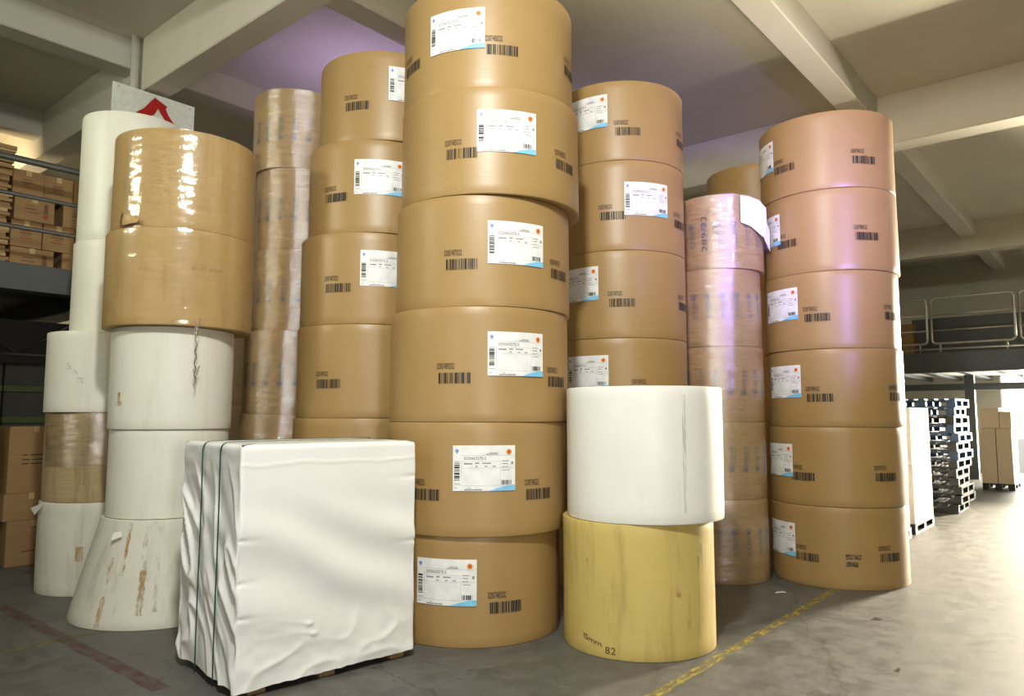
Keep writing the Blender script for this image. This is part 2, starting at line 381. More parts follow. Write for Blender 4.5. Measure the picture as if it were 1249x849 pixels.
LW, LH = .42, .297
def add_label(root, R, phi, z, num='0250653275-2', seed=0):
    rr = random.Random(seed)
    lab = obj('label', wrap(rects2d([(-LW / 2, LW / 2, -LH / 2, LH / 2)], 2), R, .0025, 'label'), LABEL, root, (0, 0, z), (0, 0, R_(phi)))
    lab['label'] = 'white shipping label with blue corner'
    o = .0038
    obj('label_number', wrap(*[(lambda t: ([(x - .063, y + .065) for x, y in t[0]], t[1]))(text2d(num, .145, .020))], R, o, 'label_number'), INK, lab)
    ft = [(-.135, -.082, .024, .034), (-.062, -.036, .028, .037), (-.015, .04, .028, .036), (-.06, -.045, .008, .015), (0, .018, .008, .015), (.055, .072, .008, .015),
          (.012, .09, .088, .094), (.03, .085, .098, .102), (.115, .165, .044, .049), (.115, .155, .026, .031), (.115, .135, .005, .010), (.14, .155, .005, .010), (.115, .17, -.015, -.011), (.18, .196, .024, .042), (-.2, -.16, -.104, -.1), (-.2, -.09, -.131, -.127)]
    obj('fine_print', wrap(rects2d(ft), R, o, 'fine_print'), INK_SOFT, lab)['kind'] = 'stuff'
    obj('ruled_line', wrap(rects2d([(-.155, .2, .083, .0842), (-.15, .1, .044, .0452), (-.15, .2, .0, .0012), (-.152, -.1505, -.08, .05), (.105, .1062, -.1, .05), (-.2, .2, -.114, -.1128)], 2), R, o, 'ruled_line'), INK_SOFT, lab)
    obj('label_barcode', wrap(barcode2d(.036, .125, 26, rr, True, -.182, -.018), R, o, 'label_barcode'), INK, lab)
    obj('label_barcode', wrap(barcode2d(.07, .03, 22, rr, False, .148, -.094), R, o, 'label_barcode'), INK, lab)
    obj('dotted_code', wrap(rects2d([(-.13 + .013 * k, -.121 + .013 * k, -.143, -.137) for k in range(9)]), R, o, 'dotted_code'), INK, lab)
    n = 14; V = []; F = []
    for k in range(n + 1):
        t = k / n; x = .03 + .18 * t; V += [(x, -LH / 2), (x, -LH / 2 + .038 * math.sin(t * math.pi / 2))]
    for k in range(n): F.append((2 * k, 2 * k + 2, 2 * k + 3, 2 * k + 1))
    obj('blue_wave', wrap((V, F), R, o, 'blue_wave'), SKYBLUE, lab)
    sm = obj('sun_mark', wrap(disc2d(.165, .105, .020, 20, .18), R, o, 'sun_mark'), ORANGE, lab)
    obj('sun_mark_centre', wrap(disc2d(.165, .105, .008, 10), R, o + .0008, 'sun_mark_centre'), ORANGE_D, lab)
    obj('round_emblem', wrap(join2d(([(-.182 + a, .108 + b) for a, b in ((-.014, .008), (0, .018), (.014, .008), (0, -.016))], [(3, 2, 1, 0)]), ), R, o, 'round_emblem'), VIOLETBLUE, lab)
    return lab
def add_code(root, R, phi, z, num, seed):
    rr = random.Random(seed)
    a = obj('printed_barcode', wrap(barcode2d(.222, .072, 40, rr), R, .0022, 'printed_barcode'), INK, root, (0, 0, z), (0, 0, R_(phi)))
    dphi = math.degrees(.062 / R)
    obj('printed_number', wrap(text2d(num, .125, .042), R, .0022, 'printed_number'), INK, root, (0, 0, z + .082), (0, 0, R_(phi - dphi)))

# ------------------------------------------------------------------ paper rolls
def roll_body(R, h, seed, R2=None, wob=.003, rim=.002, segs=112):
    """lathe: core hole, end face, softly rounded rim, side, rim, end face"""
    R2 = R if R2 is None else R2
    rc = .048; e = .006
    prof = [(rc, .05), (rc, .004), (R * .55, .003), (R - .04, .002), (R - e, 0), (R - e * .3, e * .3), (R, e)]
    n = 12
    for k in range(1, n): prof.append((R + (R2 - R) * k / n, e + (h - 2 * e) * k / n))
    prof += [(R2, h - e), (R2 - e * .3, h - e * .3), (R2 - e, h), (R2 - .04, h - .002), (R2 * .55, h - .003), (rc, h - .004), (rc, h - .05)]
    v = []; f = []; m = len(prof)
    for s in range(segs):
        a = 2 * math.pi * s / segs; ca, sa = math.cos(a), math.sin(a)
        for i, (r, z) in enumerate(prof):
            if r > R * .7:
                q = noise.noise(Vector((ca * 1.7, sa * 1.7, z * 1.5 + seed * 7.3)))
                r = r + wob * q
                if i in (4, 5, 6, m - 7, m - 6, m - 5):
                    q2 = noise.noise(Vector((ca * 9, sa * 9, seed * 3.1 + (1 if i > m / 2 else 0))))
                    r += rim * q2
                    if i in (4, 5) : z = max(0, z + rim * .3 * abs(q2))
            v.append((r * ca, r * sa, z))
    for s in range(segs):
        t = (s + 1) % segs
        for i in range(m - 1): f.append((s * m + i, t * m + i, t * m + i + 1, s * m + i + 1))
    k = len(v); f.append(tuple(s * m for s in range(segs))); f.append(tuple(s * m + m - 1 for s in reversed(range(segs))))
    me = pyd('roll_body', v, f, True)
    try: me.set_sharp_from_angle(angle=R_(50))
    except Exception: pass
    return me
def film_shell(R, h, seed, amp=.004, z0=.0, z1=None, segs=180, rows=46):
    z1 = h if z1 is None else z1; v = []; f = []
    for i in range(rows + 1):
        z = z0 + (z1 - z0) * i / rows
        for s in range(segs):
            a = 2 * math.pi * s / segs
            q = noise.fractal(Vector((math.cos(a) * 3.5, math.sin(a) * 3.5, z * 24 + seed * 5)), 1, 2, 3)
            r = R + .0055 + amp * (q * .5 + .2)
            if z1 - z < .03 or z - z0 < .02: r = max(R + .0045, r - .002)
            v.append((r * math.cos(a), r * math.sin(a), z))
    for i in range(rows):
        for s in range(segs):
            t = (s + 1) % segs; f.append((i * segs + s, i * segs + t, (i + 1) * segs + t, (i + 1) * segs + s))
    return pyd('stretch_film', v, f, True)
def end_ring(root, R, h):
    obj('core_tube', tube(bmesh.new(), [(0, 0, h - .06), (0, 0, h - .012)], .046, 20), CORE, root)
nth = ('topmost', 'second', 'third', 'fourth', 'fifth', 'sixth')
def roll(x, y, R, z0, z1, m, label, group, seed, name='paper_roll', R2=None, rot=0, wob=.003):
    h = z1 - z0
    t = thing(name, label, 'paper roll', (x, y, z0), 0, group)
    obj('roll_body', roll_body(R, h - .0015, seed, R2, wob), m, t)
    end_ring(t, R, h)
    return t

STACK = {
 'G': [[4.153, 3.726, 0.651, 3.769, 4.559], [4.165, 3.713, 0.679, 3.011, 3.769], [4.13, 3.753, 0.656, 2.24, 3.011], [4.111, 3.773, 0.665, 1.462, 2.24], [4.099, 3.786, 0.664, 0.711, 1.462], [4.086, 3.8, 0.63, 0.0, 0.711]],
 'F': [[4.295, 5.09, 0.6, 3.798, 4.574], [4.235, 5.14, 0.6, 3.009, 3.798], [4.192, 5.176, 0.6, 2.249, 3.009], [4.181, 5.184, 0.6, 1.487, 2.249], [4.164, 5.198, 0.6, 0.744, 1.487], [4.164, 5.198, 0.6, 0.0, 0.744]],
 'H': [[5.923, 3.636, 0.6, 3.737, 4.461], [5.922, 3.638, 0.6, 2.935, 3.737], [5.92, 3.64, 0.6, 2.171, 2.935], [5.921, 3.639, 0.6, 1.447, 2.171], [5.921, 3.639, 0.6, 0.724, 1.447], [5.921, 3.639, 0.6, 0.0, 0.724]],
 'L': [[7.442, 2.199, 0.609, 3.567, 4.293], [7.444, 2.191, 0.603, 2.812, 3.567], [7.44, 2.205, 0.598, 2.106, 2.812], [7.444, 2.193, 0.595, 1.406, 2.106], [7.441, 2.202, 0.593, 0.704, 1.406], [7.439, 2.209, 0.588, 0.0, 0.704]],
 'K': [[8.34, 3.26, 0.55, 3.58, 4.3], [8.34, 3.26, 0.55, 2.865, 3.58], [8.34, 3.26, 0.55, 2.15, 2.865], [8.34, 3.26, 0.55, 1.43, 2.15], [8.34, 3.26, 0.55, 0.715, 1.43], [8.34, 3.26, 0.55, 0.0, 0.715]],
 'E': [[4.345, 6.598, 0.445, 3.963, 4.78], [4.378, 6.576, 0.445, 3.148, 3.963], [4.361, 6.587, 0.445, 2.334, 3.148], [4.317, 6.616, 0.445, 1.524, 2.334], [4.299, 6.628, 0.445, 0.76, 1.524], [4.299, 6.628, 0.445, 0.0, 0.76]],
 'J': [[6.8, 3.042, 0.418, 2.872, 3.578], [6.784, 3.078, 0.418, 2.145, 2.872], [6.787, 3.073, 0.418, 1.448, 2.145], [6.787, 3.072, 0.418, 0.749, 1.448], [6.787, 3.073, 0.418, 0.0, 0.749]],
 'C': [[2.86, 5.948, 0.542, 2.927, 3.706], [2.849, 5.953, 0.556, 2.184, 2.927], [2.821, 5.967, 0.456, 1.401, 2.184], [2.821, 5.967, 0.438, 0.739, 1.401], [2.839, 5.958, 0.68, 0.0, 0.739]],
 'B': [[2.931, 7.174, 0.44, 3.064, 4.248], [2.926, 7.177, 0.45, 2.238, 3.064], [2.802, 7.226, 0.48, 1.535, 2.238], [2.82, 7.219, 0.475, 0.771, 1.535], [2.807, 7.224, 0.48, 0.0, 0.771]],
 'I': [[4.548, 2.622, 0.53, 0.828, 1.695], [4.515, 2.665, 0.508, 0.0, 0.828]],
}
WHERE = {'G': 'of the tallest stack', 'F': 'of the stack left of the tallest',
         'H': 'of the stack right of the tallest', 'L': 'of the rightmost stack',
         'K': 'peeking out behind the film-wrapped right stack', 'E': 'of the film-wrapped stack behind the golden rolls',
         'J': 'of the film-wrapped stack beside the rightmost stack'}
GRP = {'G': 'kraft rolls of the tallest stack', 'F': 'kraft rolls of the stack left of the tallest', 'H': 'kraft rolls of the stack right of the tallest',
       'L': 'kraft rolls of the rightmost stack', 'K': 'kraft rolls of the hidden stack', 'E': 'film-wrapped rolls of the back left stack', 'J': 'film-wrapped rolls of the right stack'}
LAB = {('G', 0): (-158.8, 4.204), ('G', 1): (-128.4, 3.453), ('G', 2): (-116.9, 2.681), ('G', 3): (-114.7, 1.92), ('G', 4): (-132.7, 1.161), ('G', 5): (-154.1, 0.418),
       ('F', 0): (-110.2, 4.29), ('F', 1): (-128.6, 3.476), ('F', 2): (-117.0, 2.709), ('H', 0): (-177.2, 4.195), ('H', 1): (-124.0, 3.39), ('H', 2): (173.9, 2.657), ('H', 3): (-178.5, 1.876),
       ('L', 0): (129.4, 4.003), ('L', 1): (132.9, 3.272), ('L', 2): (150.0, 2.542), ('L', 3): (148.7, 1.822), ('L', 4): (138.6, 1.1), ('L', 5): (138.9, 0.386), ('K', 0): (158, 3.83)}
CODE = [('G', 0, -129.5, 4.047), ('G', 0, 162.5, 4.052), ('G', 0, -69.1, 4.067), ('G', 1, -155.3, 3.3), ('G', 1, -86.1, 3.29), ('G', 2, -150.7, 2.53), ('G', 2, -81.5, 2.509), ('G', 3, -152.0, 1.756), ('G', 3, -82.0, 1.743), ('G', 4, -168.5, 0.983), ('G', 4, -97.8, 0.979), ('G', 5, -117.2, 0.254),
        ('F', 0, -155.5, 4.099), ('F', 1, -164.5, 3.315), ('F', 2, -154.8, 2.547), ('F', 3, -160.0, 1.764), ('H', 0, -140.3, 3.994), ('H', 0, -77.9, 3.981), ('H', 1, -154.0, 3.242), ('H', 1, -84.4, 3.218), ('H', 2, -146.6, 2.475), ('H', 2, -79.6, 2.477), ('H', 3, -128.2, 1.715),
        ('L', 0, 160.7, 3.836), ('L', 0, -130.7, 3.82), ('L', 1, 158.9, 3.112), ('L', 1, -131.5, 3.115), ('L', 2, -173.7, 2.393), ('L', 2, -104.0, 2.403), ('L', 3, -175.4, 1.668), ('L', 3, -104.2, 1.676), ('L', 4, 167.9, 0.961), ('L', 4, -121.4, 0.97), ('L', 5, 169.6, 0.251), ('L', 5, -119.4, 0.277)]
ROLLS = {}
seed = 1
for s in 'GFHLK':
    for k, (x, y, R, z0, z1) in enumerate(STACK[s]):
        if s == 'K' and k > 0:
            lab = 'plain kraft roll under the half-hidden roll behind the right film-wrapped stack'
        else:
            lab = f'{nth[k]} kraft paper roll from the top {WHERE[s]}' if k else f'topmost kraft paper roll {WHERE[s]}'
        if s == 'F' and k == 5: lab = 'lowest kraft paper roll of the kraft stack just left of the tallest stack'
        ROLLS[s, k] = roll(x, y, R, z0, z1, KRAFT, lab, GRP[s], seed); seed += 1
for (s, k), (phi, z) in LAB.items():
    x, y, R, z0, z1 = STACK[s][k]
    add_label(ROLLS[s, k], R + .003, phi, z - z0, '0250651275-2' if (s, k) == ('G', 3) else '0250653275-2', hash((s, k)) & 255 if False else ord(s) + k)
for i, (s, k, phi, z) in enumerate(CODE):
    x, y, R, z0, z1 = STACK[s][k]
    add_code(ROLLS[s, k], R + .003, phi, z - z0, '02010748%d0202' % ((3 + k * 2) % 10) if s != 'L' else '02010798%d0202' % ((5 + k * 3) % 10), 1000 + ord(s) * 10 + k)
# smudged stamp on the lowest roll of the right stack
sx = STACK['L'][5]
obj('smudged_stamp', wrap(rects2d([(-.07, .06, .012, .055), (-.07, .03, -.05, -.008)]), sx[2] + .003, .0022, 'smudged_stamp'), SMUDGE, ROLLS['L', 5], (0, 0, .25), (0, 0, R_(-151.8)))
# wrapper seams (the overlapping edge of the kraft wrapping)
for s, k, phi in (('L', 5, 178), ('H', 1, 190), ('G', 1, 205)):
    x, y, R, z0, z1 = STACK[s][k]; hh = z1 - z0
    obj('wrapper_seam', wrap(rects2d([(-.03, .0, .02 - hh / 2, hh / 2 - .02)], 1), R + .002, .0016, 'wrapper_seam'), KRAFT, ROLLS[s, k], (0, 0, hh / 2), (0, 0, R_(phi)))

# film-wrapped rolls with printed emblem columns
def glyph_block(cx, cy, s, k):
    q = s / 2; t = s * .13
    pats = [[(-q, q, q - t, q), (-q, q, -t / 2, t / 2), (-t / 2, t / 2, -q, q), (-q, q, -q, -q + t)],
            [(-q, -q + t, -q, q), (q - t, q, -q, q), (-q, q, q - t, q), (-q * .5, q * .5, -t / 2, t / 2), (-q, q, -q, -q + t)],
            [(-q * .6, -q * .6 + t, -q, q), (-q, 0, q * .4, q * .4 + t), (0, q, q * .6, q * .6 + t), (q * .4, q * .4 + t, -q, q), (0, q, -q * .2, -q * .2 + t)],
            [(-q, q, -q, -q + t), (-q * .4, -q * .4 + t, -q, q), (q * .3, q * .3 + t, -q, q), (-q, -q + t, -q * .2, q * .5), (q - t, q, -q * .2, q * .5)]]
    return rects2d([(cx + a, cx + b, cy + c, cy + d) for a, b, c, d in pats[k % 4]])
EMB = {}
def emblem(R, up):
    key = (round(R, 3), up)
    if key not in EMB:
        d = 1 if up else -1
        ring = []
        for k in range(18):
            a0, a1 = 2 * math.pi * k / 18, 2 * math.pi * (k + 1) / 18
            ring.append(([(.030 * math.cos(a0), .030 * math.sin(a0)), (.030 * math.cos(a1), .030 * math.sin(a1)), (.024 * math.cos(a1), .024 * math.sin(a1)), (.024 * math.cos(a0), .024 * math.sin(a0))], [(0, 1, 2, 3)]))
        parts = ring + [disc2d(.003, -.003, .017, 12, .25)]
        for j in range(4): parts.append(glyph_block(.004, d * (.058 + .043 * j), .030, j))
        parts.append(rects2d([(.032, .036, d * .05 if up else -.20, d * .20 if up else -.05)]))
        EMB[key] = wrap(join2d(*parts), R, .0025, 'printed_emblem'); EMB[key].materials.append(INK_BLUE)
    return EMB[key]
EMBS = {('E', 0): (4.273, 1, -146.9), ('E', 1): (3.461, 1, -149.3), ('E', 2): (2.641, 1, -140.1), ('E', 3): (1.823, 1, -151.8), ('E', 4): (1.0, 1, -150), ('E', 5): (.2, 1, -150),
        ('J', 0): (3.29, 0, -155.6), ('J', 1): (2.616, 0, -147.9), ('J', 2): (1.724, 1, -142.2), ('J', 3): (1.027, 1, -142.9), ('J', 4): (.459, 0, -141.9)}
for s in 'EJ':
    for k, (x, y, R, z0, z1) in enumerate(STACK[s]):
        lab = f'{nth[k]} roll from the top {WHERE[s]}' if k else f'topmost roll {WHERE[s]}'
        t = ROLLS[s, k] = roll(x, y, R, z0, z1, TAN, lab, GRP[s], seed, 'wrapped_paper_roll'); seed += 1
        ze, up, ph = EMBS[s, k]
        for q in range(-4, 6):
            obj('printed_emblem', emblem(R + .002, up), INK_BLUE, t, (0, 0, ze - z0), (0, 0, R_(ph + q * 18.2)))
        obj('stretch_film', film_shell(R, z1 - z0, seed, .005), FILM, t)
for k in range(3):
    t = roll(4.74, 8.34, .44, k * .82, (k + 1) * .82, TAN, ('lowest', 'middle', 'highest')[k] + ' dark film-wrapped roll in the gap beside the front left stack', 'dark rolls in the gap', seed, 'wrapped_paper_roll'); seed += 1
    obj('stretch_film', film_shell(.44, .82, seed, .005), FILM, t)
# marker writing, torn white sheet and loose film on the topmost roll of the right wrapped stack
t = ROLLS['J', 0]; x, y, R, z0, z1 = STACK['J'][0]
v, f = text2d('289/32', .34, .055)
obj('marker_writing', wrap(([(-b, a) for a, b in v], f), R, .0035, 'marker_writing'), INK, t, (0, 0, .34), (0, 0, R_(-174)))
v, f = text2d('29', .09, .05)
obj('marker_writing', wrap(([(-b, a) for a, b in v], f), R, .0035, 'marker_writing'), INK, t, (0, 0, .36), (0, 0, R_(-160)))
def flap(name, root, R, phi, pts, m, th=.002):
    """sheet lifting off a roll: grid of (angle offset deg, height, lift)"""
    V = []; F = []; nr = len(pts); nc = len(pts[0])
    for side in (0, th):
        for row in pts:
            for a, z, l in row:
                r = R + .014 + l + side; V.append((r * math.cos(R_(a)), r * math.sin(R_(a)), z))
    M = nr * nc
    for i in range(nr - 1):
        for j in range(nc - 1):
            q = i * nc + j; F += [(M + q, M + q + 1, M + q + nc + 1, M + q + nc), (q, q + nc, q + nc + 1, q + 1)]
    return obj(name, pyd(name, V, F, True), m, root, (0, 0, 0), (0, 0, R_(phi)))
flap('torn_white_sheet', t, R, -128, [[(0, .43, .004), (13, .40, .012), (26, .33, .035), (32, .30, .05)], [(0, .55, .004), (13, .53, .012), (26, .46, .045), (36, .43, .06)], [(0, .69, .002), (13, .685, .004), (26, .66, .03), (38, .60, .05)]], WHITE_CLEAN)
flap('torn_white_sheet', t, R, -92, [[(0, .30, .03), (8, .24, .04), (14, .20, .05)], [(2, .41, .035), (8, .36, .045), (15, .33, .05)], [(6, .50, .03), (10, .45, .04), (15, .40, .05)]], WHITE)

# ---- stack at the back left (white, wrapped and soiled rolls)
for k, (x, y, R, z0, z1) in enumerate(STACK['B']):
    lab = ('tall clean white roll on top of the back left stack, before the red sign', 'white roll second from the top of the back left stack',
           'wide white roll with faint scribbles in the back left stack', 'dusty brown roll half wrapped in film in the back left stack',
           'soiled white roll on the floor under the dusty brown roll')[k]
    m = (WHITE, WHITE, WHITE, DUSTY, WHITE_DIRTY)[k]
    t = ROLLS['B', k] = roll(x, y, R, z0, z1, m, lab, 'rolls of the back left stack', seed, wob=.003 if k < 3 else .008); seed += 1
    if k == 3:
        obj('stretch_film', film_shell(R, z1 - z0, seed, .010, .30, z1 - z0 - .002), FILM, t)
    if k == 2:
        rs = []; 
        for q in range(26):
            a = rnd.uniform(-.06, .10); b = .36 - a * 1.1 + rnd.uniform(-.03, .03); rs.append((a, a + rnd.uniform(.006, .02), b, b + rnd.uniform(.0015, .004)))
        obj('pencil_marks', wrap(rects2d(rs), R + .002, .003, 'pencil_marks'), INK_SOFT, t, (0, 0, 0), (0, 0, R_(-145)))
    if k == 4:
        flap('torn_wrapper', t, R, -178, [[(-6, .66, .02), (0, .70, .01), (6, .75, .002)], [(-8, .72, .05), (-1, .74, .03), (5, .765, .01)]], WHITE)
        obj('rust_patch', wrap(rects2d([(-.03, .03, -.06, .06)], 2), R + .006, .003, 'rust_patch'), RUST, t, (0, 0, .35), (0, 0, R_(-128)))

# ---- front left stack
for k, (x, y, R, z0, z1) in enumerate(STACK['C']):
    lab = ('golden film-wrapped roll on top of the front left stack', 'golden film-wrapped roll second from the top of the front left stack',
           'white roll right under the two golden rolls', 'white roll standing on the flared white roll',
           'flared cone-shaped white roll with rust streaks on the floor')[k]
    m = (GOLD, GOLD, WHITE, WHITE, WHITE_DIRTY)[k]
    t = ROLLS['C', k] = roll(x, y, R, z0, z1, m, lab, 'rolls of the front left stack', seed, R2=.485 if k == 4 else None, wob=.004); seed += 1
    h = z1 - z0
    if k < 2: obj('stretch_film', film_shell(R, h, seed, .006), FILM_TIGHT, t)
    if k == 0:
        obj('dark_tear', wrap(([(-.06, .012), (-.02, .006), (.03, .012), (.10, .022), (.16, .018), (.10, .040), (.05, .052), (-.01, .060), (-.028, .095), (-.045, .132), (-.066, .10), (-.072, .05)], [(0, 1, 2, 3, 4, 5, 6, 7, 8, 9, 10, 11)]), R + .012, .004, 'dark_tear'), INK_BROWN, t, (0, 0, 0), (0, 0, R_(-163)))
        flap('torn_wrapper', t, R, -163, [[(-4, .025, .006), (1, .02, .012), (6, .028, .010), (11, .032, .004)], [(-3, .06, .010), (1, .07, .024), (6, .065, .018), (12, .045, .006)], [(-2.5, .115, .005), (1, .105, .012), (6, .095, .010), (13, .055, .003)]], GOLD)
    if k == 1:
        bm = bmesh.new(); pts = []; rr = []
        for q in range(26):
            zz = .06 - q * .021; a = R_(-103) + .03 * math.sin(q * .9) * (q / 26); r = R - .06 + .075 * math.exp(-q * .0) - .012 * (q / 26)
            pts.append((r * math.cos(a), r * math.sin(a), zz)); rr.append(.012 * (1 - q / 26) + .0035 if q > 4 else .026 - q * .003)
        obj('torn_film_strand', tube(bm, pts, rr, 7), FILM, t)
        for da, ln, dz in ((.0, .42, .03), (.05, .10, .30)):
            bm = bmesh.new(); pts = []
            for q in range(18):
                a = R_(-103) + da + .012 * math.sin(q * 1.7) ; r = R + .006
                pts.append((r * math.cos(a - q * da * .05), r * math.sin(a - q * da * .05), dz * -1 - ln * q / 17))
            obj('twisted_film_string', tube(bm, pts, .0035, 6), INK_BROWN, t)
        obj('tape_mark', wrap(rects2d([(-.13, .10, -.012, .012)], 2), R + .010, .004, 'tape_mark'), GRIME, t, (0, 0, .44), (0, 0, R_(-95)))
    if k == 2:
        obj('rust_patch', wrap(join2d(rects2d([(-.035, .035, -.03, .0)], 2), rects2d([(-.016, .016, -.005, .07)])), R + .002, .003, 'rust_patch'), RUST, t, (0, 0, .21), (0, 0, R_(-168)))
    if k == 4:
        def cone_strip(name, phi, w, za, zb, m):
            n = 14; V = []; F = []
            for i in range(n + 1):
                z = za + (zb - za) * i / n; r = R + (.485 - R) * z / h + .007; ww = w * rnd.uniform(.55, 1.1)
                for sgn in (-1, 1): V.append((r * math.cos(R_(phi) + sgn * ww / r / 2), r * math.sin(R_(phi) + sgn * ww / r / 2), z))
            for i in range(n): F.append((2 * i, 2 * i + 1, 2 * i + 3, 2 * i + 2))
            obj(name, pyd(name, V, F), m, t)
        cone_strip('rust_streak', -156, .045, .02, .22, RUST); cone_strip('rust_streak', -156, .03, .30, .48, RUST)
        cone_strip('rust_streak', -146, .032, .36, .72, RUST); cone_strip('grime_streak', -131, .05, .10, .50, GRIME)
        cone_strip('rust_streak', -131, .05, .10, .40, RUST); cone_strip('grime_streak', -122, .035, .12, .70, GRIME); cone_strip('grime_streak', -132, .04, .55, .70, GRIME)
        flap('torn_paper_tag', t, .50, -157, [[(-3, .655, .01), (4, .66, .01)], [(-1, .60, .05), (7, .63, .03)]], WHITE_CLEAN)

# ---- short front pair: white roll on manila roll
x, y, R, z0, z1 = STACK['I'][0]
t = roll(x, y, R, z0, z1, WHITE_CLEAN, 'clean white roll resting on the manila roll in front', 'short front pair of rolls', seed); seed += 1
obj('grime_streak', wrap(rects2d([(-.012, .012, -.36, .38)], 2), R + .002, .003, 'grime_streak'), GRIME_FAINT, t, (0, 0, .43), (0, 0, R_(-122)))
x, y, R, z0, z1 = STACK['I'][1]
t = roll(x, y, R, z0, z1, MANILA, 'yellow-brown manila roll on the floor under the white roll', 'short front pair of rolls', seed); seed += 1
v, f = text2d('15mm', .14, .035); v2, f2 = text2d('82', .07, .045)
sk = join2d(([(a, b - a * .22) for a, b in v], f), ([(a + .13, b - .045) for a, b in v2], f2))
obj('marker_writing', wrap(sk, R + .002, .003, 'marker_writing'), INK_BROWN, t, (0, 0, .10), (0, 0, R_(176)))
flap('torn_paper_chip', t, R - .012, -121, [[(-1.6, .40, .002), (1.2, .395, .004)], [(-1.2, .425, .012), (1.6, .42, .010)], [(-1.4, .455, .002), (.6, .46, .003)]], GOLD)
for ph, za, zb, w in ((-102, .12, .62, .025), (-98, .2, .7, .02), (-112, .18, .40, .03), (172, .35, .6, .02)):
    obj('grime_streak', wrap(rects2d([(-w / 2, w / 2, za, zb)], 1), R + .002, .003, 'grime_streak'), GRIME, t, (0, 0, 0), (0, 0, R_(ph)))

